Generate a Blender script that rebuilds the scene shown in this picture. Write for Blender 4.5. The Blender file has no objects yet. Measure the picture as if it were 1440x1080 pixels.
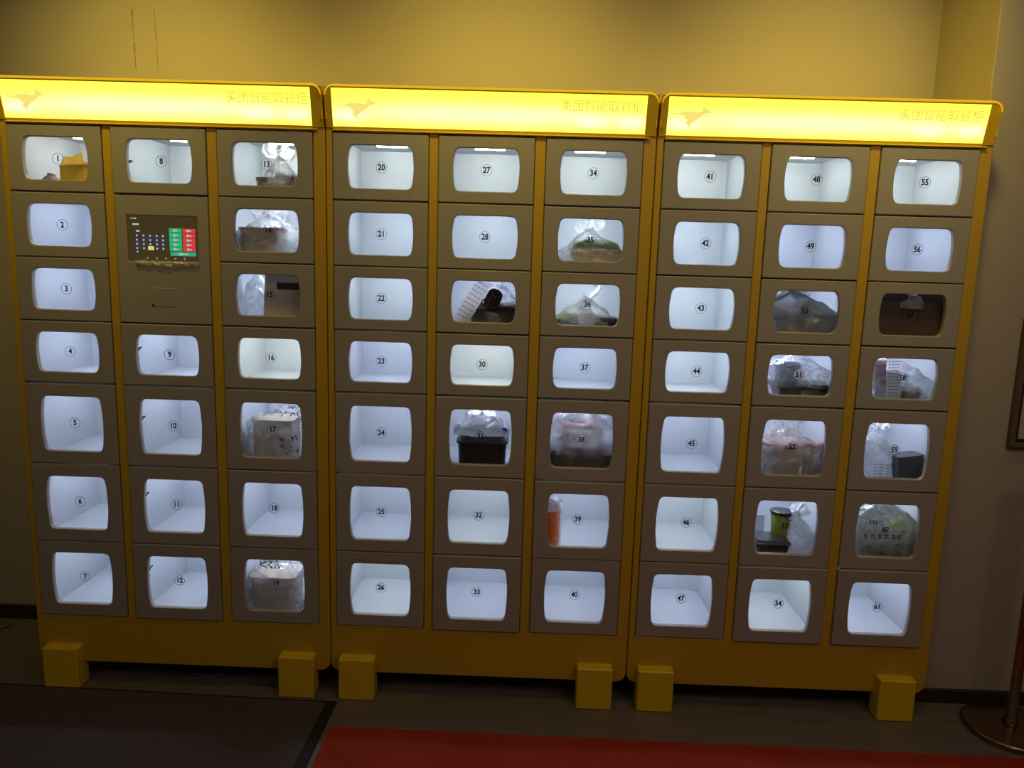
import bpy, math, random
from mathutils import Vector, Matrix, noise
from mathutils.geometry import tessellate_polygon

random.seed(7)
scene = bpy.context.scene
COL = scene.collection

# ------------------------------------------------------------------ camera
CX, CY, CZ = 0.6726, -2.5611, 1.59
PITCH, YAW, ROLL = 0.16393, -0.01741, 0.02961
cp, sp, cyw, syw = math.cos(PITCH), math.sin(PITCH), math.cos(YAW), math.sin(YAW)
F = Vector((syw * cp, cyw * cp, -sp))
R0 = Vector((cyw, -syw, 0))
U0 = R0.cross(F)
RT = math.cos(ROLL) * R0 + math.sin(ROLL) * U0
UP = -math.sin(ROLL) * R0 + math.cos(ROLL) * U0
cam = bpy.data.cameras.new('camera')
cam.sensor_width = 36.0
cam.lens = 1075.0 / 1440.0 * 36.0
cam.clip_start = 0.05
camo = bpy.data.objects.new('camera', cam)
COL.objects.link(camo)
M = Matrix((RT, UP, -F)).transposed().to_4x4()
M.translation = Vector((CX, CY, CZ))
camo.matrix_world = M
scene.camera = camo

# ------------------------------------------------------------------ world, lights, exposure
vs = scene.view_settings
vs.view_transform = 'Standard'
vs.look = 'None'
vs.gamma = 1.0
vs.use_curve_mapping = False
vs.exposure = 0.0
scene.cycles.use_light_tree = True
scene.cycles.max_bounces = 10
scene.cycles.diffuse_bounces = 6
scene.cycles.transparent_max_bounces = 16
scene.cycles.sample_clamp_indirect = 4.0

w = bpy.data.worlds.new('room_ambient')
scene.world = w
w.use_nodes = True
w.node_tree.nodes['Background'].inputs[0].default_value = (0.060, 0.044, 0.035, 1)
w.node_tree.nodes['Background'].inputs[1].default_value = 0.62


def area_light(name, loc, target, size, size_y, power, color):
    l = bpy.data.lights.new(name, 'AREA')
    l.shape = 'RECTANGLE'
    l.size = size
    l.size_y = size_y
    l.energy = power
    l.color = color
    o = bpy.data.objects.new(name, l)
    COL.objects.link(o)
    o.location = loc
    d = Vector(target) - Vector(loc)
    o.rotation_euler = d.to_track_quat('-Z', 'Y').to_euler()
    return o


area_light('ceiling_lamp', (2.2, -2.2, 2.95), (1.6, 0.1, 0.9), 1.6, 0.8, 13, (1.0, 0.82, 0.67))
area_light('ceiling_lamp', (-0.8, -3.0, 2.95), (-0.6, 0.0, 0.6), 1.2, 0.6, 5, (1.0, 0.84, 0.70))
for lx in (-0.74, 0.53, 1.72):      # added yellow spots standing in for the soft glow on doors and wall
    sl = bpy.data.lights.new('added_glow_spot', 'SPOT')
    sl.energy = 58
    sl.color = (1.0, 0.79, 0.13)
    sl.spot_size = math.radians(74)
    sl.spot_blend = 1.0
    sl.shadow_soft_size = 0.10
    so = bpy.data.objects.new('added_glow_spot', sl)
    COL.objects.link(so)
    so.location = (lx, -0.60, 3.04)
    so.rotation_euler = (Vector((lx, 0.16, 2.20)) - Vector(so.location)).to_track_quat('-Z', 'Y').to_euler()


# ------------------------------------------------------------------ materials
def new_mat(name):
    m = bpy.data.materials.new(name)
    m.use_nodes = True
    nt = m.node_tree
    for n in list(nt.nodes):
        if n.type != 'OUTPUT_MATERIAL':
            nt.nodes.remove(n)
    return m, nt, nt.nodes['Material Output']


def paint(name, col, rough=0.5, spec=0.5, var=0.08, scale=12.0, bump=0.0, bscale=200.0, metal=0.0, stretch=None):
    m, nt, out = new_mat(name)
    b = nt.nodes.new('ShaderNodeBsdfPrincipled')
    tc = nt.nodes.new('ShaderNodeTexCoord')
    nz = nt.nodes.new('ShaderNodeTexNoise')
    nz.inputs['Scale'].default_value = scale
    nz.inputs['Detail'].default_value = 4
    src = tc.outputs['Object']
    if stretch:
        mp = nt.nodes.new('ShaderNodeMapping')
        mp.inputs['Scale'].default_value = stretch
        nt.links.new(src, mp.inputs['Vector'])
        src = mp.outputs['Vector']
    nt.links.new(src, nz.inputs['Vector'])
    mx = nt.nodes.new('ShaderNodeMix')
    mx.data_type = 'RGBA'
    mx.inputs[6].default_value = tuple(c * (1 - var) for c in col) + (1,)
    mx.inputs[7].default_value = tuple(min(1, c * (1 + var)) for c in col) + (1,)
    nt.links.new(nz.outputs['Fac'], mx.inputs[0])
    nt.links.new(mx.outputs[2], b.inputs['Base Color'])
    b.inputs['Roughness'].default_value = rough
    b.inputs['Specular IOR Level'].default_value = spec
    b.inputs['Metallic'].default_value = metal
    if bump:
        n2 = nt.nodes.new('ShaderNodeTexNoise')
        n2.inputs['Scale'].default_value = bscale
        nt.links.new(src, n2.inputs['Vector'])
        bp = nt.nodes.new('ShaderNodeBump')
        bp.inputs['Strength'].default_value = bump
        bp.inputs['Distance'].default_value = 0.002
        nt.links.new(n2.outputs['Fac'], bp.inputs['Height'])
        nt.links.new(bp.outputs['Normal'], b.inputs['Normal'])
    nt.links.new(b.outputs[0], out.inputs[0])
    return m


def emis(name, col, strength=1.0):
    m, nt, out = new_mat(name)
    e = nt.nodes.new('ShaderNodeEmission')
    e.inputs[0].default_value = tuple(col) + (1,)
    e.inputs[1].default_value = strength
    nt.links.new(e.outputs[0], out.inputs[0])
    return m


def clear_pane(name, tint=(1, 1, 1), refl=0.05):
    m, nt, out = new_mat(name)
    t = nt.nodes.new('ShaderNodeBsdfTransparent')
    t.inputs[0].default_value = tuple(tint) + (1,)
    g = nt.nodes.new('ShaderNodeBsdfGlossy')
    g.inputs['Roughness'].default_value = 0.05
    fc = nt.nodes.new('ShaderNodeLayerWeight')
    fc.inputs[0].default_value = 0.18
    lw = nt.nodes.new('ShaderNodeMapRange')
    lw.inputs['To Min'].default_value = 0.02
    lw.inputs['To Max'].default_value = 0.45
    nt.links.new(fc.outputs['Facing'], lw.inputs['Value'])
    mx = nt.nodes.new('ShaderNodeMixShader')
    nt.links.new(lw.outputs[0], mx.inputs[0])
    nt.links.new(t.outputs[0], mx.inputs[1])
    nt.links.new(g.outputs[0], mx.inputs[2])
    nt.links.new(mx.outputs[0], out.inputs[0])
    return m


def plastic_film(name, col, alpha=0.5, transl=0.5, gloss=0.15, bump=0.5, bscale=30.0):
    """thin crinkled bag plastic: see-through, diffusing and shiny at once"""
    m, nt, out = new_mat(name)
    N = nt.nodes.new
    L = nt.links.new
    tc = N('ShaderNodeTexCoord')
    nz = N('ShaderNodeTexNoise')
    nz.inputs['Scale'].default_value = bscale
    nz.inputs['Detail'].default_value = 5
    nz.inputs['Distortion'].default_value = 1.2
    L(tc.outputs['Object'], nz.inputs['Vector'])
    bp = N('ShaderNodeBump')
    bp.inputs['Strength'].default_value = bump
    bp.inputs['Distance'].default_value = 0.01
    L(nz.outputs['Fac'], bp.inputs['Height'])
    d = N('ShaderNodeBsdfDiffuse')
    d.inputs[0].default_value = tuple(col) + (1,)
    tr = N('ShaderNodeBsdfTranslucent')
    tr.inputs[0].default_value = tuple(col) + (1,)
    tp = N('ShaderNodeBsdfTransparent')
    g = N('ShaderNodeBsdfGlossy')
    g.inputs['Roughness'].default_value = 0.22
    for s in (d, tr, g):
        L(bp.outputs['Normal'], s.inputs['Normal'])
    m1 = N('ShaderNodeMixShader')
    m1.inputs[0].default_value = transl
    L(d.outputs[0], m1.inputs[1])
    L(tr.outputs[0], m1.inputs[2])
    m2 = N('ShaderNodeMixShader')
    m2.inputs[0].default_value = gloss
    L(m1.outputs[0], m2.inputs[1])
    L(g.outputs[0], m2.inputs[2])
    rmp = N('ShaderNodeMapRange')
    rmp.inputs['From Min'].default_value = 0.3
    rmp.inputs['From Max'].default_value = 0.7
    rmp.inputs['To Min'].default_value = max(0.0, alpha - 0.25)
    rmp.inputs['To Max'].default_value = min(1.0, alpha + 0.25)
    L(nz.outputs['Fac'], rmp.inputs['Value'])
    m3 = N('ShaderNodeMixShader')
    L(rmp.outputs[0], m3.inputs[0])
    L(tp.outputs[0], m3.inputs[1])
    L(m2.outputs[0], m3.inputs[2])
    L(m3.outputs[0], out.inputs[0])
    return m


MAT = {}
MAT['wall'] = paint('wall_paint', (0.38, 0.33, 0.28), 0.85, 0.2, 0.04, 2.5, 0.15, 60)
MAT['floor'] = paint('dark_floor', (0.155, 0.125, 0.105), 0.42, 0.4, 0.35, 5.0, 0.1, 40, stretch=(1.0, 9.0, 1.0))
MAT['ceiling'] = paint('ceiling_paint', (0.6, 0.55, 0.48), 0.9, 0.2, 0.03, 2)
MAT['baseboard'] = paint('dark_baseboard', (0.03, 0.018, 0.012), 0.5, 0.4, 0.1, 6)
MAT['yellow'] = paint('yellow_powder_coat', (0.52, 0.325, 0.022), 0.45, 0.4, 0.05, 3, 0.04, 300)
MAT['yellow_bright'] = paint('bright_yellow_coat', (0.74, 0.49, 0.012), 0.4, 0.45, 0.05, 4, 0.04, 300)
MAT['grey'] = paint('taupe_powder_coat', (0.33, 0.30, 0.27), 0.45, 0.4, 0.05, 4, 0.05, 350)
MAT['inner'] = paint('white_liner', (0.64, 0.67, 0.70), 0.5, 0.3, 0.01, 3)
MAT['lit_edge'] = paint('white_lit_edge', (0.85, 0.86, 0.86), 0.35, 0.5, 0.01, 3)
MAT['black'] = paint('black_plastic', (0.015, 0.015, 0.017), 0.35, 0.5, 0.1, 5)
MAT['ink'] = paint('black_ink', (0.02, 0.02, 0.022), 0.6, 0.2, 0.05, 5)
MAT['ring_ink'] = paint('grey_ring_ink', (0.13, 0.13, 0.14), 0.6, 0.2, 0.05, 5)
MAT['dark_gap'] = paint('shadow_liner', (0.03, 0.025, 0.02), 0.8, 0.1, 0.1, 5)
MAT['pane'] = clear_pane('clear_pane')
MAT['disc'] = paint('white_halo', (0.75, 0.75, 0.77), 0.6, 0.2, 0.02, 5)
MAT['mat'] = paint('dark_mat_pile', (0.085, 0.066, 0.056), 0.95, 0.1, 0.25, 60, 0.5, 400)
MAT['mat_edge'] = paint('black_rubber', (0.012, 0.011, 0.010), 0.7, 0.3, 0.1, 20)
MAT['red'] = paint('red_carpet_pile', (0.36, 0.038, 0.016), 0.95, 0.1, 0.15, 80, 0.5, 500)
MAT['brass'] = paint('brushed_brass', (0.32, 0.23, 0.15), 0.28, 0.5, 0.08, 8, metal=1.0)
MAT['frame_brown'] = paint('brown_frame', (0.12, 0.085, 0.06), 0.4, 0.4, 0.1, 10)
MAT['paper_plain'] = paint('white_paper', (0.72, 0.72, 0.74), 0.8, 0.2, 0.03, 20)
MAT['board'] = paint('board_paper', (0.42, 0.38, 0.33), 0.8, 0.2, 0.03, 20)
MAT['print'] = paint('receipt_print', (0.33, 0.33, 0.36), 0.8, 0.2, 0.05, 20)
MAT['kraft'] = paint('kraft_paper', (0.36, 0.28, 0.20), 0.8, 0.2, 0.08, 20)
MAT['greige'] = paint('grey_kraft_paper', (0.60, 0.53, 0.43), 0.85, 0.2, 0.08, 14, 0.2, 30)
MAT['yellow_paper'] = paint('yellow_paper', (0.90, 0.58, 0.05), 0.7, 0.2, 0.05, 14, 0.1, 30)
MAT['pale_yellow'] = paint('pale_yellow_paper', (0.95, 0.82, 0.22), 0.7, 0.2, 0.05, 14)
MAT['tray_black'] = paint('black_tray', (0.022, 0.024, 0.028), 0.25, 0.5, 0.1, 10)
MAT['tray_grey'] = paint('charcoal_tray', (0.075, 0.08, 0.085), 0.3, 0.5, 0.1, 10)
MAT['brown_food'] = paint('browned_food', (0.26, 0.17, 0.10), 0.6, 0.4, 0.6, 70, 0.6, 60)
MAT['green_food'] = paint('leafy_food', (0.22, 0.32, 0.12), 0.6, 0.4, 0.6, 60, 0.6, 60)
MAT['beige'] = paint('beige_tub', (0.56, 0.50, 0.45), 0.5, 0.4, 0.05, 10)
MAT['pink'] = paint('pink_lid', (0.55, 0.36, 0.35), 0.4, 0.5, 0.05, 10)
MAT['maroon'] = paint('maroon_paper', (0.085, 0.055, 0.047), 0.7, 0.2, 0.2, 10, 0.2, 30)
MAT['orange'] = paint('orange_sleeve', (0.75, 0.19, 0.03), 0.5, 0.4, 0.08, 12)
MAT['green_cup'] = paint('olive_green_print', (0.20, 0.27, 0.03), 0.5, 0.4, 0.2, 25)
MAT['teal_ink'] = paint('dark_green_ink', (0.02, 0.075, 0.06), 0.6, 0.3, 0.05, 10)
MAT['red_ink'] = paint('red_ink', (0.6, 0.08, 0.07), 0.6, 0.3, 0.05, 10)
MAT['blue'] = paint('blue_plastic', (0.05, 0.08, 0.32), 0.4, 0.4, 0.05, 10)
MAT['light_blue'] = paint('blue_grey_label', (0.35, 0.48, 0.62), 0.6, 0.3, 0.05, 10)
MAT['lime'] = paint('yellow_green_fruit', (0.62, 0.66, 0.10), 0.5, 0.3, 0.15, 30)
MAT['cable'] = paint('grey_cable', (0.12, 0.10, 0.085), 0.5, 0.4, 0.05, 10)
MAT['pencil'] = paint('pencil_mark', (0.24, 0.19, 0.10), 0.9, 0.1, 0.3, 60)
MAT['steel'] = paint('dull_steel', (0.35, 0.34, 0.32), 0.4, 0.5, 0.05, 10, metal=0.8)
MAT['film_white'] = plastic_film('white_bag_film', (0.93, 0.94, 0.97), 0.82, 0.78, 0.06, 0.6, 22)
MAT['film_milky'] = plastic_film('milky_bag_film', (0.90, 0.92, 0.96), 0.50, 0.72, 0.14, 0.6, 24)
MAT['film_clear'] = plastic_film('clear_bag_film', (0.85, 0.87, 0.92), 0.32, 0.5, 0.35, 0.8, 20)
MAT['film_fog'] = plastic_film('fogged_bag_film', (0.93, 0.91, 0.95), 0.42, 0.8, 0.06, 0.3, 8)
MAT['film_grey'] = plastic_film('grey_bag_film', (0.34, 0.35, 0.36), 0.95, 0.5, 0.10, 0.5, 10)
MAT['film_green'] = plastic_film('greenish_bag_film', (0.42, 0.46, 0.36), 0.62, 0.5, 0.14, 0.6, 16)
MAT['film_pink'] = plastic_film('pinkish_bag_film', (0.84, 0.80, 0.80), 0.40, 0.5, 0.30, 0.8, 18)
MAT['paper'] = plastic_film('thin_white_paper', (0.85, 0.85, 0.88), 1.3, 0.6, 0.02, 0.1, 20)
MAT['pale_yellow'] = plastic_film('pale_yellow_flap', (0.98, 0.88, 0.36), 1.3, 0.75, 0.02, 0.1, 10)
MAT['lit_edge'] = plastic_film('translucent_lit_edge', (0.92, 0.94, 0.95), 1.3, 0.7, 0.03, 0.0, 5)
MAT['disc'] = plastic_film('translucent_halo', (0.92, 0.93, 0.95), 1.0, 0.85, 0.0, 0.0, 5)
for k, t in enumerate([(0.70, 0.78, 1.0), (0.78, 0.88, 1.0), (0.93, 1.0, 0.97)]):
    MAT['led%d' % k] = emis('cool_led_%s' % ('blue', 'white', 'neutral')[k], t, 84.0)


# ------------------------------------------------------------------ mesh helpers
class MB:
    def __init__(s):
        s.v = []
        s.f = []
        s.mi = []

    def box(s, x0, x1, y0, y1, z0, z1, mi=0):
        b = len(s.v)
        s.v += [(x, y, z) for x in (x0, x1) for y in (y0, y1) for z in (z0, z1)]
        for q in ((0, 1, 3, 2), (4, 6, 7, 5), (0, 4, 5, 1), (2, 3, 7, 6), (0, 2, 6, 4), (1, 5, 7, 3)):
            s.f.append([b + i for i in q])
            s.mi.append(mi)

    def bbox(s, x0, x1, y0, y1, z0, z1, r=0.003, mi=0):
        """box with chamfered edges"""
        b = len(s.v)
        cx, cy, cz = (x0 + x1) / 2, (y0 + y1) / 2, (z0 + z1) / 2
        hx, hy, hz = (x1 - x0) / 2, (y1 - y0) / 2, (z1 - z0) / 2
        idx = {}
        for sx in (-1, 1):
            for sy in (-1, 1):
                for sz in (-1, 1):
                    for a in range(3):
                        p = [sx * (hx - r), sy * (hy - r), sz * (hz - r)]
                        p[a] = (sx * hx, sy * hy, sz * hz)[a]
                        idx[(sx, sy, sz, a)] = len(s.v)
                        s.v.append((cx + p[0], cy + p[1], cz + p[2]))
        fs = []
        for a in range(3):
            o = [i for i in range(3) if i != a]
            for sg in (-1, 1):
                q = []
                for (p, r2) in ((-1, -1), (1, -1), (1, 1), (-1, 1)):
                    k = [0, 0, 0]
                    k[a] = sg
                    k[o[0]] = p
                    k[o[1]] = r2
                    q.append(idx[(k[0], k[1], k[2], a)])
                fs.append(q)
        for a in range(3):
            o = [i for i in range(3) if i != a]
            for p in (-1, 1):
                for q2 in (-1, 1):
                    k0 = [0, 0, 0]
                    k1 = [0, 0, 0]
                    k0[a] = -1
                    k1[a] = 1
                    for k in (k0, k1):
                        k[o[0]] = p
                        k[o[1]] = q2
                    fs.append([idx[(*k0, o[0])], idx[(*k1, o[0])], idx[(*k1, o[1])], idx[(*k0, o[1])]])
        for sx in (-1, 1):
            for sy in (-1, 1):
                for sz in (-1, 1):
                    fs.append([idx[(sx, sy, sz, 0)], idx[(sx, sy, sz, 1)], idx[(sx, sy, sz, 2)]])
        c = Vector((cx, cy, cz))
        for q in fs:
            P = [Vector(s.v[i]) for i in q]
            n = (P[1] - P[0]).cross(P[2] - P[0])
            m = sum(P, Vector()) / len(P) - c
            s.f.append(q if n.dot(m) > 0 else q[::-1])
            s.mi.append(mi)

    def grid(s, rows, closed=True, mi=0, cap0=False, cap1=False):
        b = len(s.v)
        n = len(rows[0])
        for r in rows:
            s.v += [tuple(p) for p in r]
        for j in range(len(rows) - 1):
            for i in range(n if closed else n - 1):
                i2 = (i + 1) % n
                s.f.append([b + j * n + i, b + j * n + i2, b + (j + 1) * n + i2, b + (j + 1) * n + i])
                s.mi.append(mi)
        if cap0:
            s.f.append([b + i for i in range(n)][::-1])
            s.mi.append(mi)
        if cap1:
            s.f.append([b + (len(rows) - 1) * n + i for i in range(n)])
            s.mi.append(mi)

    def lathe(s, prof, seg=24, c=(0, 0, 0), mi=0, caps=True):
        rows = []
        for r, z in prof:
            rows.append([(c[0] + r * math.cos(2 * math.pi * i / seg), c[1] + r * math.sin(2 * math.pi * i / seg), c[2] + z)
                         for i in range(seg)])
        s.grid(rows, True, mi, caps, caps)

    def tube(s, pts, r, seg=8, mi=0):
        rows = []
        P = [Vector(p) for p in pts]
        for i, p in enumerate(P):
            t = (P[min(i + 1, len(P) - 1)] - P[max(i - 1, 0)]).normalized()
            a = t.cross(Vector((0, 0, 1)))
            if a.length < 0.01:
                a = t.cross(Vector((0, 1, 0)))
            a.normalize()
            b2 = t.cross(a)
            rr = r[i] if isinstance(r, (list, tuple)) else r
            rows.append([p + rr * (math.cos(2 * math.pi * k / seg) * a + math.sin(2 * math.pi * k / seg) * b2) for k in range(seg)])
        s.grid(rows, True, mi, True, True)

    def plate(s, loops, y0, y1, bev=0.0, mi=0):
        """flat plate in x-z from loops (first is the outline, the rest holes), front at y0, back at y1"""
        def area(l):
            return sum(l[i][0] * l[(i + 1) % len(l)][1] - l[(i + 1) % len(l)][0] * l[i][1] for i in range(len(l))) / 2
        L = []
        for k, l in enumerate(loops):
            a = area(l)
            if (k == 0 and a < 0) or (k > 0 and a > 0):
                l = l[::-1]
            L.append(l)

        def inset(l, d):
            o = []
            n = len(l)
            for i in range(n):
                p0, p1, p2 = Vector(l[i - 1]), Vector(l[i]), Vector(l[(i + 1) % n])
                e1 = (p1 - p0).normalized()
                e2 = (p2 - p1).normalized()
                n1 = Vector((-e1.y, e1.x))
                n2 = Vector((-e2.y, e2.x))
                m = n1 + n2
                m = m / max(0.3, m.dot(m) / 2) if m.length > 1e-6 else n1
                o.append(tuple(p1 + m * d))
            return o
        b = len(s.v)
        Fr = [inset(l, bev) if bev else l for l in L]
        offs = []
        for l, fr in zip(L, Fr):
            n = len(l)
            o = len(s.v)
            offs.append(o)
            s.v += [(p[0], y0, p[1]) for p in fr]
            s.v += [(p[0], y0 + bev, p[1]) for p in l]
            s.v += [(p[0], y1, p[1]) for p in l]
            for i in range(n):
                j = (i + 1) % n
                if bev:
                    s.f.append([o + i, o + n + i, o + n + j, o + j])
                    s.mi.append(mi)
                s.f.append([o + n + i, o + 2 * n + i, o + 2 * n + j, o + n + j])
                s.mi.append(mi)
        for which in (0, 2):
            src = Fr if which == 0 else L
            tri = tessellate_polygon([[Vector((p[0], p[1], 0)) for p in l] for l in src])
            flat = []
            for l, o in zip(L, offs):
                flat += [o + which * len(l) + i for i in range(len(l))]
            for t in tri:
                q = [flat[i] for i in t]
                P = [s.v[i] for i in q]
                a = (P[1][0] - P[0][0]) * (P[2][2] - P[0][2]) - (P[2][0] - P[0][0]) * (P[1][2] - P[0][2])
                if (which == 0 and a < 0) or (which == 2 and a > 0):
                    q = q[::-1]
                s.f.append(q)
                s.mi.append(mi)

    def mesh(s, name, mats, smooth=False):
        me = bpy.data.meshes.new(name)
        me.from_pydata([tuple(p) for p in s.v], [], s.f)
        for m in (mats if isinstance(mats, (list, tuple)) else [mats]):
            me.materials.append(m)
        me.polygons.foreach_set('material_index', s.mi)
        if smooth:
            me.polygons.foreach_set('use_smooth', [True] * len(me.polygons))
        me.update()
        return me


def link(name, me, parent=None, loc=(0, 0, 0), rot=(0, 0, 0)):
    o = bpy.data.objects.new(name, me)
    COL.objects.link(o)
    o.parent = parent
    o.location = loc
    o.rotation_euler = rot
    return o


def tag(o, label=None, cat=None, group=None, kind=None):
    if label:
        o['label'] = label
    if cat:
        o['category'] = cat
    if group:
        o['group'] = group
    if kind:
        o['kind'] = kind
    return o


def empty(name, loc, label, cat, group=None, rz=0):
    o = bpy.data.objects.new(name, None)
    o.empty_display_size = 0.05
    COL.objects.link(o)
    o.location = loc
    o.rotation_euler = (0, 0, rz)
    return tag(o, label, cat, group)


def rrect(x0, x1, z0, z1, r, n=6, rs=None):
    """rounded rectangle; rs = radii of bottom-left, bottom-right, top-right, top-left"""
    rs = rs or (r, r, r, r)
    pts = []
    for (cx, cz, a0, rr) in ((x0, z0, 180, rs[0]), (x1, z0, 270, rs[1]), (x1, z1, 0, rs[2]), (x0, z1, 90, rs[3])):
        sx = 1 if cx == x0 else -1
        sz = 1 if cz == z0 else -1
        if rr <= 0:
            pts.append((cx, cz))
            continue
        for k in range(n + 1):
            a = math.radians(a0 + 90 * k / n)
            pts.append((cx + sx * rr + rr * math.cos(a), cz + sz * rr + rr * math.sin(a)))
    return pts


def barrel(hw, hz, bulge, r, grow=0.0, n=5):
    """window outline: flat top and bottom, side edges bowed outwards, corners rounded"""
    pts = []

    def side(z):
        return hw - bulge * (z / hz) ** 2
    for sx, sz in ((-1, -1), (1, -1), (1, 1), (-1, 1)):
        cor = []
        zc = hz - r
        xs = side(zc)
        p0 = Vector((xs, zc))
        p1 = Vector((side(hz) - 0.0005, hz))
        p2 = Vector((side(hz) - r, hz))
        for k in range(n + 1):
            t = k / n
            cor.append(p0 * (1 - t) ** 2 + p1 * 2 * t * (1 - t) + p2 * t * t)
        sidepts = [Vector((side(zc * t), zc * t)) for t in (0.25, 0.5, 0.75)]
        seq = sidepts + cor
        if (sx, sz) in ((-1, -1), (1, 1)):
            seq = seq
        else:
            seq = seq[::-1]
        pts += [(sx * p.x, sz * p.y) for p in seq]
    if grow:
        pts = [(x + math.copysign(grow, x), z + math.copysign(grow, z)) for x, z in pts]
    return pts


def text_mesh(name, body, size, mat, offset=0.0, xscale=1.0, align='CENTER'):
    cu = bpy.data.curves.new(name + '_text', 'FONT')
    cu.body = body
    cu.size = size
    cu.align_x = align
    cu.align_y = 'CENTER'
    cu.offset = offset
    cu.resolution_u = 4
    ob = bpy.data.objects.new(name + '_tmp', cu)
    COL.objects.link(ob)
    bpy.context.view_layer.update()
    dg = bpy.context.evaluated_depsgraph_get()
    me = bpy.data.meshes.new_from_object(ob.evaluated_get(dg))
    me.name = name
    me.transform(Matrix.Rotation(math.radians(90), 4, 'X') @ Matrix.Diagonal((xscale, 1, 1, 1)))
    bpy.data.objects.remove(ob)
    bpy.data.curves.remove(cu)
    me.materials.clear()
    me.materials.append(mat)
    return me


# ------------------------------------------------------------------ setting
WALL_Y = 0.475
PIL_Y = 0.10
PIL_X = 2.165


def struct(name, mb, mat, smooth=False):
    return tag(link(name, mb.mesh(name, mat, smooth)), kind='structure')


mb = MB()
mb.box(-4.0, 5.0, -4.5, WALL_Y + 0.1, -0.05, 0.0)
struct('floor', mb, MAT['floor'])
mb = MB()
mb.box(-4.0, PIL_X + 0.1, WALL_Y, WALL_Y + 0.1, 0, 3.1)
struct('wall_back', mb, MAT['wall'])
mb = MB()
mb.bbox(PIL_X, 5.0, PIL_Y, WALL_Y + 0.1, 0, 3.1, 0.004)
struct('wall_right', mb, MAT['wall'])
mb = MB()
mb.box(-4.0, 5.0, -4.5, WALL_Y + 0.1, 3.1, 3.2)
struct('ceiling', mb, MAT['ceiling'])
mb = MB()
mb.bbox(-4.0, -1.10, WALL_Y - 0.012, WALL_Y, 0.0, 0.062, 0.002)
struct('baseboard_back', mb, MAT['baseboard'])
mb = MB()
mb.bbox(PIL_X + 0.0, 5.0, PIL_Y - 0.012, PIL_Y, 0.0, 0.055, 0.002)
struct('baseboard_right', mb, MAT['baseboard'])

# ------------------------------------------------------------------ lockers
W = 1.07
COLX = (0.1798, 0.524, 0.8725)
ZB = [1.9747, 1.7593, 1.547, 1.334, 1.1195, 0.833, 0.5495, 0.2667]   # door joints, top to bottom
DW = 0.311
BODY_Z0, BODY_Z1 = 0.087, 2.112
DEPTH = 0.43
HZS, HZT = 0.0685, 0.0965

# --- shared meshes
def door_mesh(h, hz):
    m = MB()
    m.plate([rrect(-DW / 2, DW / 2, -h / 2, h / 2, 0.003, 2), barrel(0.108, hz, 0.0085, 0.017)], -0.004, 0.014, 0.0022)
    return m.mesh('compartment_door', MAT['grey'])


def pane_mesh(hz):
    m = MB()
    m.plate([barrel(0.108, hz, 0.0085, 0.017, 0.003)], 0.0145, 0.0165)
    return m.mesh('window_pane', MAT['pane'])


def lit_edge_mesh(hz):  # added pale ring standing for light on the window's cut edge
    m = MB()
    o = barrel(0.108, hz, 0.0085, 0.017, -0.0004)
    i = barrel(0.108, hz, 0.0085, 0.017, -0.0030)
    m.plate([o, i], 0.0075, 0.0142)
    return m.mesh('window_lit_edge', MAT['lit_edge'])


def liner_mesh(h):
    """open-fronted white box, its mouth behind the door"""
    m = MB()
    hw, hh, t = 0.149, h / 2 - 0.006, 0.003
    y0, y1 = 0.018, 0.400
    m.box(-hw - t, -hw, y0, y1, -hh, hh)
    m.box(hw, hw + t, y0, y1, -hh, hh)
    m.box(-hw - t, hw + t, y0, y1, hh, hh + t)
    m.box(-hw - t, hw + t, y0, y1, -hh - t, -hh)
    m.box(-hw - t, hw + t, y1, y1 + t, -hh - t, hh + t)
    return m.mesh('compartment', MAT['inner'])


HS, HT = 0.2133, 0.2845
GAP = 0.0042
M_DOOR = {0: door_mesh(HS - GAP, HZS), 1: door_mesh(HT - GAP, HZT)}
M_PANE = {0: pane_mesh(HZS), 1: pane_mesh(HZT)}
M_LIT_EDGE = {0: lit_edge_mesh(HZS), 1: lit_edge_mesh(HZT)}
M_LINE = {0: liner_mesh(HS), 1: liner_mesh(HT)}
mb = MB()
mb.box(-0.052, 0.052, -0.006, 0.006, -0.0095, 0.0)
M_LED = [mb.mesh('led_strip', MAT['led%d' % k]) for k in range(3)]
mb = MB()
NR = 40
ring_o = [(0.0185 * math.cos(2 * math.pi * i / NR), 0.0185 * math.sin(2 * math.pi * i / NR)) for i in range(NR)]
ring_i = [(x * 0.93, z * 0.93) for x, z in ring_o]
mb.plate([ring_o, ring_i], 0.0, 0.0004)
M_RING = mb.mesh('number_ring', MAT['ring_ink'])
mb = MB()
mb.plate([[(x * 0.95, z * 0.95) for x, z in ring_o]], 0.0006, 0.0009)  # pale disc painting the bright halo round two of the numbers
M_DISC = mb.mesh('number_halo', MAT['disc'])
mb = MB()
for (y, z, dy, dz, sl) in ((0.088, 0.006, 0.010, 0.0055, 0), (0.108, 0.009, 0.006, 0.003, 0), (0.085, -0.022, 0.005, 0.004, 0), (0.080, 0.030, 0.003, 0.008, 0)):
    mb.box(-0.1490, -0.1465, y - dy, y + dy, z - dz, z + dz)
M_LATCH = mb.mesh('latch_slots', MAT['ink'])

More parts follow.
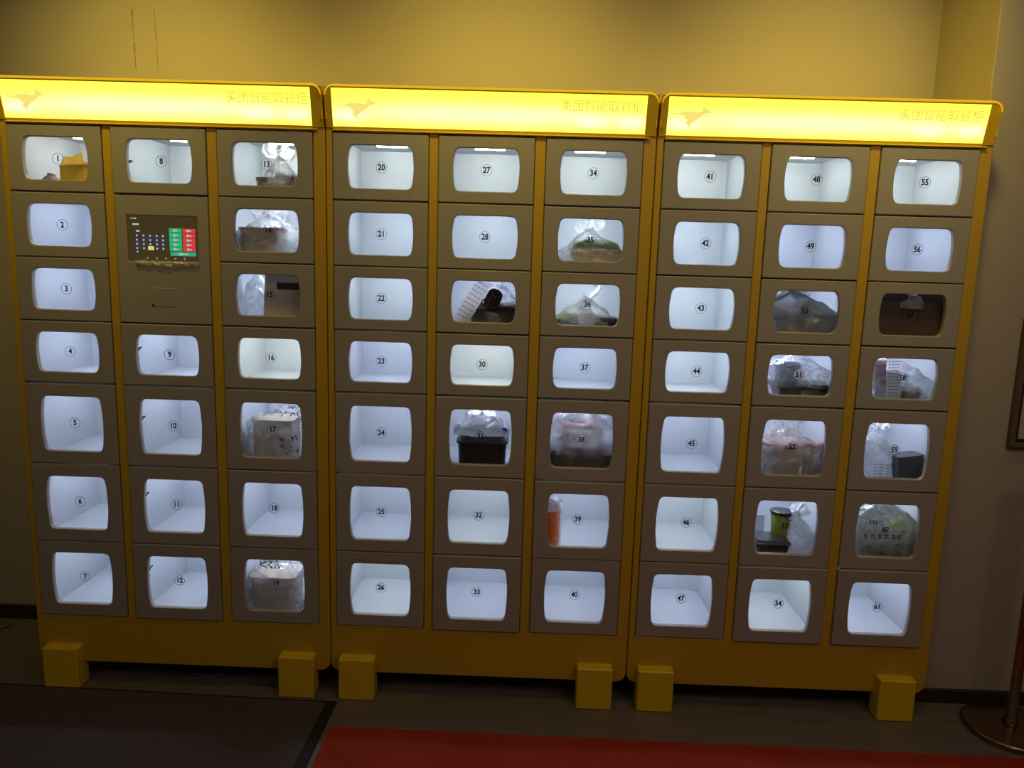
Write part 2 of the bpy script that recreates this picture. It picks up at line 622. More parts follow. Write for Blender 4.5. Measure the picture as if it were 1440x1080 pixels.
# --- front frame of the body
def body_mesh():
    m = MB()
    outer = rrect(0.0008, W - 0.0008, BODY_Z0, BODY_Z1, 0.03, 6, (0.035, 0.035, 0.028, 0.028))
    holes = []
    for cx in COLX:
        holes.append(rrect(cx - DW / 2 - 0.0018, cx + DW / 2 + 0.0018, ZB[-1] - 0.002, ZB[0] + 0.002, 0.002, 1))
    holes.append(rrect(0.018, W - 0.018, 1.9925, 2.1035, 0.004, 2))
    m.plate([outer] + holes, 0.0, 0.020, 0.0025)
    # carcass behind the frame
    m.box(0.004, 0.022, 0.020, DEPTH, BODY_Z0 + 0.03, 2.08)
    m.box(W - 0.022, W - 0.004, 0.020, DEPTH, BODY_Z0 + 0.03, 2.08)
    m.box(0.022, W - 0.022, DEPTH - 0.004, DEPTH, BODY_Z0 + 0.03, 2.08)
    m.box(0.022, W - 0.022, 0.020, DEPTH - 0.004, BODY_Z0 + 0.03, BODY_Z0 + 0.045)
    m.box(0.022, W - 0.022, 0.020, DEPTH - 0.004, 1.978, 1.986)
    m.box(0.022, W - 0.022, 0.13, DEPTH - 0.004, 2.065, 2.08)
    for a, b in ((COLX[0], COLX[1]), (COLX[1], COLX[2])):
        m.box(a + DW / 2 + 0.004, b - DW / 2 - 0.004, 0.020, DEPTH - 0.004, BODY_Z0 + 0.045, 1.978)
    return m.mesh('body', MAT['yellow'])


M_BODY = body_mesh()

# foot: folded steel bracket cover standing in front of the base
mb = MB()
mb.bbox(-0.0635, 0.0635, -0.042, 0.030, 0.0, 0.156, 0.004)
M_FOOT = mb.mesh('foot', MAT['yellow_bright'])
mb = MB()
mb.bbox(-0.03, 0.03, 0.33, 0.38, 0.0, BODY_Z0 + 0.03, 0.003)
M_REARFOOT = mb.mesh('rear_foot', MAT['black'])

# header light box: hood leaning out towards the top, glowing yellow face
def light_face_material():
    m, nt, out = new_mat('glowing_yellow_face')
    N = nt.nodes.new
    L = nt.links.new
    tc = N('ShaderNodeTexCoord')
    sx = N('ShaderNodeSeparateXYZ')
    L(tc.outputs['Object'], sx.inputs[0])

    def math2(op, a, b=None, c=None):
        n = N('ShaderNodeMath')
        n.operation = op
        for i, v in enumerate((a, b, c)):
            if v is None:
                continue
            if isinstance(v, (int, float)):
                n.inputs[i].default_value = v
            else:
                L(v, n.inputs[i])
        return n.outputs[0]
    X, Z = sx.outputs['X'], sx.outputs['Z']
    # the tube inside: soft bright line along the face
    dz = math2('DIVIDE', math2('SUBTRACT', Z, 2.036), 0.030)
    band = math2('EXPONENT', math2('MULTIPLY', math2('MULTIPLY', dz, dz), -1.0))
    # short lamps near the two ends
    spots = None
    for cx, wd in ((0.075, 0.05), (0.86, 0.05), (0.985, 0.045)):
        dx = math2('DIVIDE', math2('SUBTRACT', X, cx), wd)
        dz2 = math2('DIVIDE', math2('SUBTRACT', Z, 2.024), 0.016)
        g = math2('EXPONENT', math2('MULTIPLY', math2('ADD', math2('MULTIPLY', dx, dx), math2('MULTIPLY', dz2, dz2)), -1.0))
        spots = g if spots is None else math2('ADD', spots, g)
    mid = math2('EXPONENT', math2('MULTIPLY', math2('POWER', math2('ABSOLUTE', math2('DIVIDE', math2('SUBTRACT', X, 0.50), 0.36)), 4.0), -1.0))
    band = math2('MULTIPLY', band, math2('ADD', math2('MULTIPLY', mid, 0.55), 0.30))
    amt = math2('ADD', band, math2('MULTIPLY', spots, 0.9))
    cr = N('ShaderNodeValToRGB')
    cr.color_ramp.elements[0].position = 0.0
    cr.color_ramp.elements[0].color = (1.0, 0.82, 0.055, 1)
    cr.color_ramp.elements[1].position = 1.0
    cr.color_ramp.elements[1].color = (1.0, 0.93, 0.36, 1)
    L(amt, cr.inputs[0])
    e = N('ShaderNodeEmission')
    L(cr.outputs[0], e.inputs[0])
    e.inputs[1].default_value = 1.9
    L(e.outputs[0], out.inputs[0])
    return m


MAT['face'] = light_face_material()
MAT['face_ink'] = emis('backlit_logo_tint', (1.0, 0.80, 0.19), 0.96)
MAT['face_text'] = emis('backlit_letter_tint', (1.0, 0.84, 0.10), 0.74)
MAT['top_glow'] = emis('glowing_top_cover', (1.0, 0.56, 0.018), 0.78)
MAT['wall_glow'] = emis('added_wall_glow', (1.0, 0.76, 0.04), 14.0)

FY0, FY1 = -0.002, -0.030      # face leans out: y at its lower and upper edge
FZ0, FZ1 = 1.991, 2.1045
mb = MB()
def slab(m, x0, x1, z0, z1, d0, d1, mi=0):
    """slab lying along the leaning face, d0..d1 = distance in front of (+) or behind the face"""
    def P(x, z, d):
        t = (z - FZ0) / (FZ1 - FZ0)
        return (x, FY0 + (FY1 - FY0) * t - d, z)
    b = len(m.v)
    m.v += [P(x, z, d) for x in (x0, x1) for d in (d1, d0) for z in (z0, z1)]
    for q in ((0, 1, 3, 2), (4, 6, 7, 5), (0, 4, 5, 1), (2, 3, 7, 6), (0, 2, 6, 4), (1, 5, 7, 3)):
        m.f.append([b + i for i in q])
        m.mi.append(mi)
slab(mb, 0.026, 1.030, FZ0, FZ1, -0.006, 0.0)
M_FACE = mb.mesh('light_panel', MAT['face'])
mb = MB()
# hood: two cheeks and the sills round the face
for (xa, xb) in ((0.003, 0.026), (1.030, W - 0.003)):
    slab(mb, xa, xb, FZ0 - 0.004, FZ1 + 0.004, -0.012, 0.003)
slab(mb, 0.026, 1.030, FZ0 - 0.009, FZ0, -0.012, 0.003)
slab(mb, 0.026, 1.030, FZ1, FZ1 + 0.004, -0.012, 0.003)
mb.box(0.004, 0.008, FY1 + 0.014, 0.0, FZ0 + 0.02, FZ1)
mb.box(W - 0.008, W - 0.004, FY1 + 0.014, 0.0, FZ0 + 0.02, FZ1)
M_HOOD = mb.mesh('header_hood', MAT['yellow_bright'])
mb = MB()
rows = []
xs_top = [0.006 + 0.028 * (1 - math.cos(math.radians(a))) for a in range(0, 91, 10)]
xs_top = xs_top + [0.2, 0.5, 0.8] + [W - x for x in xs_top[::-1]]
for x in xs_top:
    drop = 0.0
    e = min(x - 0.006, W - 0.006 - x)
    if e < 0.028:
        drop = 0.028 - math.sqrt(max(0, 0.028 ** 2 - (0.028 - e) ** 2))
        drop = min(drop, 0.026)
    zt = 2.1165 - drop
    rows.append([(x, -0.036, zt - 0.0075), (x, -0.034, zt - 0.001), (x, -0.028, zt + 0.001), (x, 0.12, zt + 0.001), (x, 0.12, zt - 0.004), (x, -0.026, zt - 0.0075)])
mb.grid(rows, True, 0, True, True)
M_TOP = mb.mesh('top_cover', MAT['top_glow'])
mb = MB()
mb.box(0.12, W - 0.12, 0.13, 0.155, 2.080, 2.094)  # unseen glowing strip added to brighten the wall above the header
M_WALL_GLOW = mb.mesh('added_wall_glow_strip', MAT['wall_glow'])
mb = MB()
mb.bbox(0.024, W - 0.024, -0.009, 0.004, 1.9775, 1.9815, 0.0012)
M_LIP = mb.mesh('header_lip', MAT['yellow_bright'])

# leaping long-tailed animal logo, seen from the side, facing right (x-z outline in metres)
KANG = [(-0.068, 0.0065), (-0.045, 0.0030), (-0.030, 0.0035), (-0.020, 0.0075), (0.000, 0.0090), (0.018, 0.0060), (0.028, 0.0070),
        (0.033, 0.0145), (0.030, 0.0185), (0.034, 0.0235), (0.036, 0.0275), (0.0385, 0.0215), (0.043, 0.0165), (0.053, 0.0115),
        (0.0600, 0.0070), (0.056, 0.0045), (0.046, 0.0040), (0.039, 0.0015), (0.030, -0.0060), (0.018, -0.0150), (0.009, -0.0225),
        (0.003, -0.0270), (0.000, -0.0300), (0.004, -0.0365), (0.0010, -0.0385), (-0.004, -0.0325), (-0.011, -0.0270), (-0.014, -0.0225),
        (-0.008, -0.0200), (-0.014, -0.0110), (-0.021, -0.0040), (-0.032, -0.0015), (-0.046, -0.0005)]
mb = MB()
mb.plate([KANG], 0.0, 0.0006)
mb.v = [(x * 1.12, y, z * 1.05) for x, y, z in mb.v]
M_LOGO = mb.mesh('animal_logo', MAT['face_ink'])
M_TITLE = text_mesh('sign_lettering', '\u7f8e\u56e2\u667a\u80fd\u53d6\u9910\u67dc', 0.0385, MAT['face_text'], 0.0, 0.98)


def face_pt(z, d=0.0012):
    t = (z - FZ0) / (FZ1 - FZ0)
    return FY0 + (FY1 - FY0) * t - d


LEAN = math.atan2(FY0 - FY1, FZ1 - FZ0)

numbers = {}
CELLS = {}     # number -> (x centre, z centre, kind) in world


def number_mesh(n):
    return text_mesh('number_text', str(n), 0.0265, MAT['ink'], 0.0010, 0.88)


STICK_OFF = {50: True}
WHITE_DISC = (38, 51)
led_tint = {}
for n in (1, 8, 13, 16, 20, 27, 30, 34, 41, 48, 55):
    led_tint[n] = 2
for n in (21, 22, 28, 32, 26, 42, 43, 44, 46, 14, 35, 36, 54):
    led_tint[n] = 1

protrude = {33: (-0.004, -0.0015), 54: (-0.005, -0.002), 61: (-0.005, -0.001), 39: (-0.003, -0.001), 12: (-0.002, -0.001), 9: (-0.002, 0), 22: (-0.002, 0)}


def make_cabinet(ci):
    x0 = (ci - 1) * W + (-0.0015 if ci == 0 else 0.0015 if ci == 2 else 0.0)
    lab = ('yellow locker cabinet at the left with a touchscreen, compartments 1 to 19',
           'middle yellow locker cabinet, glass-fronted compartments numbered 20 to 40',
           'right-hand yellow locker cabinet beside the pale pillar wall, compartments 41 to 61')[ci]
    root = empty('locker_cabinet', (x0, 0, 0), lab, 'locker', 'illuminated food pickup locker cabinets')
    link('body', M_BODY, root)
    for fx in (0.1, 0.954):
        link('foot', M_FOOT, root, (fx, 0, 0))
        link('rear_foot', M_REARFOOT, root, (fx, 0, 0))
    hood = link('header_hood', M_HOOD, root)
    link('header_lip', M_LIP, hood)
    link('top_cover', M_TOP, root)
    link('added_wall_glow_strip', M_WALL_GLOW, root)
    lp = link('light_panel', M_FACE, root)
    lx = (0.105, 0.105, 0.098)[ci]
    tag(link('animal_logo', M_LOGO, lp, (lx, face_pt(2.054), 2.054), (LEAN, 0, 0)), 'faint orange leaping long-tailed animal emblem')
    tx = (0.890, 0.888, 0.882)[ci]
    tag(link('sign_lettering', M_TITLE, lp, (tx, face_pt(2.068, 0.0025), 2.068), (LEAN, 0, 0)), 'faint Chinese lettering on the lit panel')
    num = (1, 20, 41)[ci]
    for c in range(3):
        for r in range(7):
            if ci == 0 and c == 1 and r in (1, 2):
                continue
            cx = COLX[c]
            z1, z0 = ZB[r], ZB[r + 1]
            zc = (z0 + z1) / 2
            k = 0 if r < 4 else 1
            dy, dz = protrude.get(num, (random.uniform(-0.0012, 0.0006), random.uniform(-0.0006, 0.0006)))
            comp = link('compartment', M_LINE[k], root, (cx, 0, zc))
            hh = (HS, HT)[k] / 2 - 0.006
            led = link('led_strip', M_LED[led_tint.get(num, 0)], comp, (0, 0.205, hh))
            if ci == 0 and c > 0:
                link('latch_slots', M_LATCH, comp)
            door = link('compartment_door', M_DOOR[k], root, (cx, dy, zc + dz))
            link('window_pane', M_PANE[k], door)
            link('window_lit_edge', M_LIT_EDGE[k], door)
            t = link('number_text', number_mesh(num), door, (0, 0.0138, 0.001))
            link('number_ring', M_RING, door, (0, 0.0136, 0.001))
            if num in WHITE_DISC:
                link('number_halo', M_DISC, door, (0, 0.0137, 0.001))
            CELLS[num] = (x0 + cx, zc, k)
            num += 1
    if ci == 0:
        control_panel(root)
    return root


def control_panel(root):
    cx = COLX[1]
    z0, z1 = ZB[3], ZB[1]
    m = MB()
    m.plate([rrect(cx - DW / 2, cx + DW / 2, z0 + GAP / 2, z1 - GAP / 2, 0.003, 2),
             rrect(cx - 0.1205, cx + 0.1205, 1.6795, 1.8345 - 0.0 + 0.0 if False else 1.8345 - 0.0, 0.002, 1)] if False else
            [rrect(cx - DW / 2, cx + DW / 2, z0 + GAP / 2, z1 - GAP / 2, 0.003, 2),
             rrect(cx - 0.1185, cx + 0.1185, 1.5415, 1.6925, 0.002, 1)], -0.002, 0.014, 0.002)
    cpn = link('control_panel', m.mesh('control_panel', MAT['grey']), root)
    # touchscreen set into the opening
    m = MB()
    m.bbox(cx - 0.118, cx + 0.118, 0.002, 0.03, 1.542, 1.692, 0.002)
    ts = link('touchscreen', m.mesh('touchscreen', MAT['screen']), root)
    sx0, sx1, sz1, sz0 = cx - 0.118, cx + 0.118, 1.692, 1.542

    def P(u, v):
        return sx0 + (u - 185) / 1065 * 0.236, sz1 - (v - 195) / 685 * 0.150

    def keys(name, lst, mat, child_mark=None):
        for (u0, u1, v0, v1) in lst:
            xa, za = P(u0, v0)
            xb, zb = P(u1, v1)
            m = MB()
            m.box(xa, xb, 0.0010, 0.0022, zb, za)
            if child_mark:
                mx0, mx1, f, mz = child_mark
                wx, wz = xb - xa, za - zb
                m.box(xa + wx * mx0, xa + wx * mx1, 0.0004, 0.0011, zb + wz * (0.5 - mz), zb + wz * (0.5 + mz), 1)
                m.box(xa + wx * (mx0 + 0.06), xa + wx * (mx0 + 0.16), 0.0003, 0.0011, zb + wz * 0.2, zb + wz * 0.8, 1)
            link(name, m.mesh(name, [mat, MAT['key_text']]), ts)
    grid = []
    for j, v in enumerate((495, 560, 622, 685)):
        for i, u in enumerate((322, 424, 524, 624, 718)):
            if (i, j) != (2, 3):
                grid.append((u - 40, u + 40, v - 26, v + 26))
    grid.append((282, 362, 718, 760))
    keys('screen_key', grid, MAT['key_dark'], (0.36, 0.66, 0, 0.2))
    keys('highlighted_key', [(486, 572, 652, 710)], MAT['key_yellow'], (0.45, 0.60, 0, 0.12))
    keys('green_button', [(815, 1002, v - 33, v + 31) for v in (408, 480, 550, 618, 686)] + [(825, 1208, 730, 786)], MAT['key_green'], (0.3, 0.7, 0, 0.14))
    keys('red_button', [(1018, 1205, v - 33, v + 31) for v in (410, 482, 552, 620, 688)], MAT['key_red'], (0.3, 0.7, 0, 0.14))
    keys('status_bar', [(262, 362, 316, 340), (242, 256, 228, 250), (278, 322, 232, 250), (314, 366, 415, 440)], MAT['key_text'])
    for u in (468, 612, 750, 893, 1035):
        keys('menu_icon', [(u - 13, u + 13, 816, 844)], MAT['key_icon'])
    # loose crumpled protective film hanging off the lower edge of the screen
    m = MB()
    rows = []
    for j in range(5):
        row = []
        for i in range(61):
            t = i / 60
            x = cx - 0.092 + 0.212 * t
            z = 1.545 - 0.005 * j - 0.006 * math.sin(math.pi * t) * (j / 4)
            nn = noise.noise(Vector((x * 60, j * 1.7, 3.1)))
            y = -0.006 - 0.004 * math.sin(j / 4 * math.pi) + 0.003 * nn
            row.append((x, y, z + 0.003 * noise.noise(Vector((x * 40, j * 1.1, 9)))))
        rows.append(row)
    m.grid(rows, False)
    link('protective_film', m.mesh('protective_film', MAT['film_foil'], True), ts)
    # card reader plate and keyhole
    m = MB()
    m.bbox(cx - 0.037, cx + 0.037, -0.0032, 0.002, 1.392, 1.455, 0.0012)
    link('reader_plate', m.mesh('reader_plate', MAT['grey']), cpn)
    m = MB()
    m.lathe([(0.004, 0), (0.004, 0.003), (0.002, 0.0035)], 12)
    me = m.mesh('keyhole', MAT['black'])
    me.transform(Matrix.Rotation(math.radians(90), 4, 'X'))
    link('keyhole', me, cpn, (cx - 0.041, -0.001, 1.397))


MAT['screen'] = emis('dim_screen', (0.060, 0.042, 0.014), 0.85)
MAT['key_dark'] = emis('dark_key', (0.045, 0.040, 0.062), 0.9)
MAT['key_text'] = emis('key_lettering', (0.50, 0.55, 0.50), 0.9)
MAT['key_icon'] = emis('screen_icon', (0.30, 0.20, 0.18), 0.9)
MAT['key_yellow'] = emis('yellow_key', (0.85, 0.75, 0.22), 0.9)
MAT['key_green'] = emis('green_key', (0.035, 0.48, 0.21), 0.85)
MAT['key_red'] = emis('red_key', (0.80, 0.060, 0.060), 0.85)
MAT['film_foil'] = plastic_film('crumpled_clear_film', (0.9, 0.85, 0.7), 0.6, 0.3, 0.7, 1.0, 60)
for ci in range(3):
    make_cabinet(ci)


# ------------------------------------------------------------------ things inside the compartments
def at(n, u, v, y):
    """world point at depth y behind the door of compartment n; u, v in metres from the window centre as it looks from the front"""
    cx, zc, k = CELLS[n]
    p = Vector((cx + u, 0, zc + v))
    c = Vector((CX, CY, CZ))
    return c + (p - c) * (1 + y / (-CY))


def floor_z(n):
    cx, zc, k = CELLS[n]
    return zc - (HS, HT)[k] / 2 + 0.006


def ceil_z(n):
    cx, zc, k = CELLS[n]
    return zc + (HS, HT)[k] / 2 - 0.006


def clampx(n, x, hw):
    cx = CELLS[n][0]
    return min(max(x, cx - 0.147 + hw), cx + 0.147 - hw)


def bag_body(w, d, h, seed, neck=(0.0, 0.0), neck_r=0.014, shoulder=0.62, folds=13, sq=3.2, crumple=0.006, nv=26, nu=56, flare=0.0, flare_h=0.0):
    """thin plastic bag standing on z=0: squarish body gathered to a tied neck at the top"""
    m = MB()
    rows = []
    for j in range(nv + 1):
        t = j / nv
        z = h * t
        if t < 0.06:
            s = 0.88 + 0.12 * math.sqrt(t / 0.06)
        elif t < shoulder:
            s = 1.0 - 0.05 * (t - 0.06) / (shoulder - 0.06)
        else:
            q = (t - shoulder) / (1 - shoulder)
            s = 0.95 * (1 - q) ** 0.85 if q < 1 else 0
        g = max(0, (t - shoulder * 0.8) / (1 - shoulder * 0.8))
        row = []
        for i in range(nu):
            a = 2 * math.pi * i / nu
            c, sn = math.cos(a), math.sin(a)
            rr = (abs(c) ** sq + abs(sn) ** sq) ** (-1 / sq)
            fold = 1 + 0.13 * g * math.sin(folds * a + seed + 2.5 * noise.noise(Vector((c * 2, sn * 2, seed))))
            x = s * w / 2 * rr * c * fold + neck[0] * g
            y = s * d / 2 * rr * sn * fold + neck[1] * g
            if s * w / 2 < neck_r:
                x = neck[0] * g + neck_r * c * fold
                y = neck[1] * g + neck_r * sn * fold
            nv3 = Vector((x * 28, y * 28, z * 28 + seed * 7))
            k = crumple * (0.4 + min(1, t * 2))
            x += k * noise.noise(nv3)
            y += k * noise.noise(nv3 + Vector((31, 7, 3)))
            z2 = z + (k * noise.noise(nv3 + Vector((5, 17, 11))) if 0 < j else 0)
            row.append((x, y, max(0.0, z2)))
        rows.append(row)
    m.grid(rows, True, 0, True, False)
    return m


def ear(L, wdt, ang, seed, tilt=0.0, bend=0.35, n=12, k=9):
    """one flared, pleated tie end leaving the knot; ang from the +x axis in x-z"""
    m = MB()
    rows = []
    for j in range(n + 1):
        t = j / n
        row = []
        half = 0.006 + wdt / 2 * (math.sin(min(1, t * 1.15) * math.pi / 2)) * (1 - 0.25 * max(0, t - 0.8) / 0.2)
        a = ang + bend * t * t
        cx0, cz0 = L * t * math.cos(a), L * t * math.sin(a)
        px, pz = -math.sin(a), math.cos(a)
        for i in range(k):
            u = i / (k - 1) * 2 - 1
            y = 0.012 * math.sin(u * 5 + seed) * t + tilt * t + 0.006 * noise.noise(Vector((t * 6, u * 3, seed)))
            e = 0.008 * noise.noise(Vector((u * 3, seed, t * 4)))
            row.append((cx0 + px * half * u + e, y, cz0 + pz * half * u + e))
        rows.append(row)
    m.grid(rows, False)
    return m


def takeaway_bag(n, label, u, y, w, d, h, mat, seed, neck=(0, 0), ears=(), rz=0.0, **kw):
    p = at(n, u, 0, y)
    zf = floor_z(n) + 0.0005
    x = clampx(n, p.x, w / 2 + 0.002)
    root = empty('takeaway_bag', (x, y, zf), label, 'bag', None, rz)
    body = link('bag_body', bag_body(w, d, h, seed, neck, **kw).mesh('bag_body', mat, True), root)
    for i, (L, wd, ang, tilt, bend) in enumerate(ears):
        link('tie_end', ear(L, wd, math.radians(ang), seed + i * 3.3, tilt, bend).mesh('tie_end', mat, True), root, (neck[0], neck[1], h - 0.004))
    if ears:
        k = MB()
        k.lathe([(0.004, -0.006), (0.010, -0.002), (0.011, 0.003), (0.006, 0.008), (0.002, 0.009)], 12)
        link('knot', k.mesh('knot', mat, True), root, (neck[0], neck[1], h - 0.004))
    return root


def tray(n, label, u, y, w, d, h, mat, lid=None, zoff=0.0, rz=0.0, taper=0.88, name='food_container', cat='container', food=None, lid_h=0.012):
    p = at(n, u, 0, y)
    x = clampx(n, p.x, w / 2 if abs(rz) < 0.3 else w * 0.6)
    root = empty(name, (x, y, floor_z(n) + 0.001 + zoff), label, cat, None, rz)
    m = MB()
    rows = []
    for (s, z) in ((taper * 0.96, 0), (taper, 0.004), (0.97, h * 0.93), (1.03, h * 0.94), (1.03, h)):
        rows.append([(a * s, z, b * s) for a, b in rrect(-w / 2, w / 2, -d / 2, d / 2, min(w, d) * 0.16, 4)])
    rows = [[(a, c, b) for (a, b, c) in r] for r in rows]
    m.grid(rows, True, 0, True, True)
    link('container_base', m.mesh('container_base', mat, False), root)
    if lid:
        m = MB()
        rows = []
        for (s, z) in ((1.045, h - 0.002), (1.045, h + 0.003), (0.95, h + 0.004), (0.90, h + lid_h), (0.5, h + lid_h)):
            rows.append([(a * s, b * s, z) for a, b in rrect(-w / 2, w / 2, -d / 2, d / 2, min(w, d) * 0.16, 4)])
        m.grid(rows, True, 0, True, True)
        link('container_lid', m.mesh('container_lid', lid), root)
    if food:
        m = MB()
        rows = []
        for (s, z) in ((0.93, 0.0), (0.85, 0.5), (0.6, 0.85), (0.2, 1.0)):
            rows.append([(a * s * (1 + 0.1 * noise.noise(Vector((a * 60, b * 60, z)))), b * s,
                          h + food[1] * (z + 0.35 * noise.noise(Vector((a * 90, b * 90, z * 3))))) for a, b in rrect(-w / 2, w / 2, -d / 2, d / 2, min(w, d) * 0.2, 5)])
        m.grid(rows, True, 0, False, True)
        link('food', m.mesh('food', food[0], True), root)
    return root


def tub(n, label, u, y, r, h, mat, lidmat, zoff=0.0, name='food_tub', cat='tub', lid_r=1.06, dome=0.0, taper=0.82, sleeve=None):
    p = at(n, u, 0, y)
    x = clampx(n, p.x, r * 1.06)
    root = empty(name, (x, y, floor_z(n) + 0.001 + zoff), label, cat)
    m = MB()
    m.lathe([(r * taper * 0.95, 0), (r * taper, 0.003), (r * (taper + 1) / 2, h * 0.5), (r, h)], 32)
    link('tub_base', m.mesh('tub_base', mat, True), root)
    m = MB()
    m.lathe([(r * lid_r, h - 0.004), (r * lid_r, h + 0.004), (r * 0.97, h + 0.006), (r * 0.85, h + 0.006 + dome), (r * 0.3, h + 0.006 + dome * 1.3), (0.001, h + 0.006 + dome * 1.3)], 32)
    link('tub_lid', m.mesh('tub_lid', lidmat, True), root)
    if sleeve:
        m = MB()
        m.lathe([(r * (taper + (1 - taper) * 0.15) + 0.001, h * 0.15), (r * (taper + (1 - taper) * 0.8) + 0.001, h * 0.8)], 32, caps=False)
        link('sleeve', m.mesh('sleeve', sleeve, True), root)
    return root


def receipt(parent, loc, w, h, rot=(0, 0, 0), lines=9, curl=0.015, mat='paper', seed=1):
    """till slip stapled to a bag: a part of that bag, its print rows a sub-part"""
    m = MB()
    rows = []
    for j in range(13):
        t = j / 12
        yy = -curl * math.sin(t * 2.6) + 0.002 * math.sin(t * 9 + seed)
        rows.append([(w * (i / 4 - 0.5), yy + 0.002 * math.sin(i * 2.0 + j * 0.6), -h * t) for i in range(5)])
    m.grid(rows, False)
    r = link('receipt', m.mesh('receipt', MAT[mat], True), parent, loc, rot)
    m = MB()
    rnd = random.Random(seed)
    for q in range(lines):
        t = 0.08 + 0.84 * q / lines
        yy = -curl * math.sin(t * 2.6) + 0.002 * math.sin(t * 9 + seed) - 0.0035
        x = -w * 0.42
        while x < w * 0.30:
            l = w * rnd.uniform(0.08, 0.22)
            m.box(x, min(x + l, w * 0.42), yy, yy + 0.0006, -h * t - h * 0.018, -h * t)
            x += l + w * 0.06
    link('receipt_print', m.mesh('receipt_print', MAT['print']), r)
    return r


def ink_marks(parent, name, mat, marks):
    """printed or handwritten strokes on a bag: short flat bars (x, y, z, length, thickness, angle)"""
    m = MB()
    for (x, y, z, L, t, a) in marks:
        c, s = math.cos(math.radians(a)), math.sin(math.radians(a))
        b = len(m.v)
        for (p, q) in ((-L / 2, -t / 2), (L / 2, -t / 2), (L / 2, t / 2), (-L / 2, t / 2)):
            m.v.append((x + p * c - q * s, y, z + p * s + q * c))
        for (p, q) in ((-L / 2, -t / 2), (L / 2, -t / 2), (L / 2, t / 2), (-L / 2, t / 2)):
            m.v.append((x + p * c - q * s, y + 0.0006, z + p * s + q * c))
        for q in ((0, 1, 2, 3), (7, 6, 5, 4), (0, 4, 5, 1), (1, 5, 6, 2), (2, 6, 7, 3), (3, 7, 4, 0)):
            m.f.append([b + i for i in q])
            m.mi.append(0)
    return link(name, m.mesh(name, mat), parent)


def leaf_marks(seed, cx, cz, wx, wz, y, n):
    rnd = random.Random(seed)
    return [(cx + rnd.uniform(-wx, wx), y, cz + rnd.uniform(-wz, wz), rnd.uniform(0.006, 0.012), rnd.uniform(0.0025, 0.005), rnd.uniform(0, 180)) for _ in range(n)]


# 1: open yellow paper carrier, corner towards the window
def paper_carrier():
    root = empty('paper_bag', (CELLS[1][0] + 0.040, 0.115, floor_z(1) + 0.001), 'yellow paper bag with an upturned flap in compartment 1', 'bag', None, math.radians(-24))
    m = MB()
    w, d, h, t = 0.150, 0.10, 0.088, 0.0015
    m.box(-w / 2, w / 2, -d / 2, -d / 2 + t, 0, h)
    m.box(-w / 2, w / 2, d / 2 - t, d / 2, 0, h)
    m.box(-w / 2, -w / 2 + t, -d / 2, d / 2, 0, h)
    m.box(w / 2 - t, w / 2, -d / 2, d / 2, 0, h)
    m.box(-w / 2, w / 2, -d / 2, d / 2, 0, t)
    link('bag_body', m.mesh('bag_body', MAT['yellow_paper']), root)
    m = MB()
    b = [(-0.072, 0.0, 0), (0.02, 0.0, 0.0), (0.066, 0.0, 0.006), (0.028, 0.012, 0.014), (0.022, 0.016, 0.045), (-0.03, 0.014, 0.030), (-0.068, 0.010, 0.034)]
    m.v = [(x, y, z) for x, y, z in b] + [(x, y + 0.0012, z) for x, y, z in b]
    m.f = [[0, 1, 2, 3, 4, 5, 6], [13, 12, 11, 10, 9, 8, 7]] + [[i, i + 7, (i + 1) % 7 + 7, (i + 1) % 7] for i in range(7)]
    m.mi = [0] * len(m.f)
    link('flap', m.mesh('flap', MAT['pale_yellow']), root, (0, -d / 2 + 0.002, h - 0.001))
    # fold-over of the front edge
    m = MB()
    m.box(-w / 2 - 0.001, w / 2 + 0.001, -d / 2 - 0.0012, -d / 2 + 0.004, h - 0.006, h + 0.0012)
    link('rim_fold', m.mesh('rim_fold', MAT['pale_yellow']), root)
    x = CELLS[1][0] - 0.085  # brown lump put in for the soft dark shade beside the bag
    o = link('shade_lump', bag_body(0.085, 0.07, 0.060, 2.0, shoulder=0.55, crumple=0.006).mesh('shade_lump', MAT['kraft'], True), None, (x, 0.11, floor_z(1) + 0.001))
    tag(o, 'low brown lump standing for dark shade left of the yellow bag in compartment 1', 'shade')


paper_carrier()

# 13
tub(13, 'brown paper cup at the left of the white bag in compartment 13', 0.000, 0.10, 0.030, 0.060, MAT['kraft'], MAT['kraft'], name='paper_cup', cat='cup')
tray(13, 'brown carton under the white bag in compartment 13', 0.075, 0.12, 0.10, 0.10, 0.045, MAT['kraft'], None, food=(MAT['brown_food'], 0.035), name='food_carton', cat='carton')
takeaway_bag(13, 'white plastic bag with its knot high at the right in compartment 13', 0.062, 0.13, 0.150, 0.14, 0.135, MAT['film_white'], 1.3, neck=(-0.01, -0.02),
             ears=((0.062, 0.045, 140, -0.01, -0.3), (0.055, 0.05, 25, -0.01, 0.3)), shoulder=0.35)
# 14
tray(14, 'grey-brown paper carton inside the white bag of compartment 14', -0.010, 0.115, 0.138, 0.12, 0.112, MAT['greige'], None, taper=0.92, name='paper_carton', cat='carton')
b = takeaway_bag(14, 'large white plastic bag with red print filling compartment 14', 0.0, 0.14, 0.235, 0.17, 0.155, MAT['film_milky'], 4.1, neck=(0.0, -0.035),
                 ears=((0.060, 0.06, 150, -0.02, -0.6), (0.050, 0.07, 60, -0.02, 0.4), (0.075, 0.05, 10, -0.03, -0.5)), shoulder=0.60, crumple=0.012)
ink_marks(b, 'red_print', MAT['red_ink'], [(0.028 + i * 0.007, -0.094, 0.112 - 0.002 * i, 0.012, 0.0020, 50) for i in range(4)] + [(0.032, -0.0945, 0.104, 0.020, 0.0018, -20), (0.036, -0.0945, 0.098, 0.018, 0.0018, -15)])
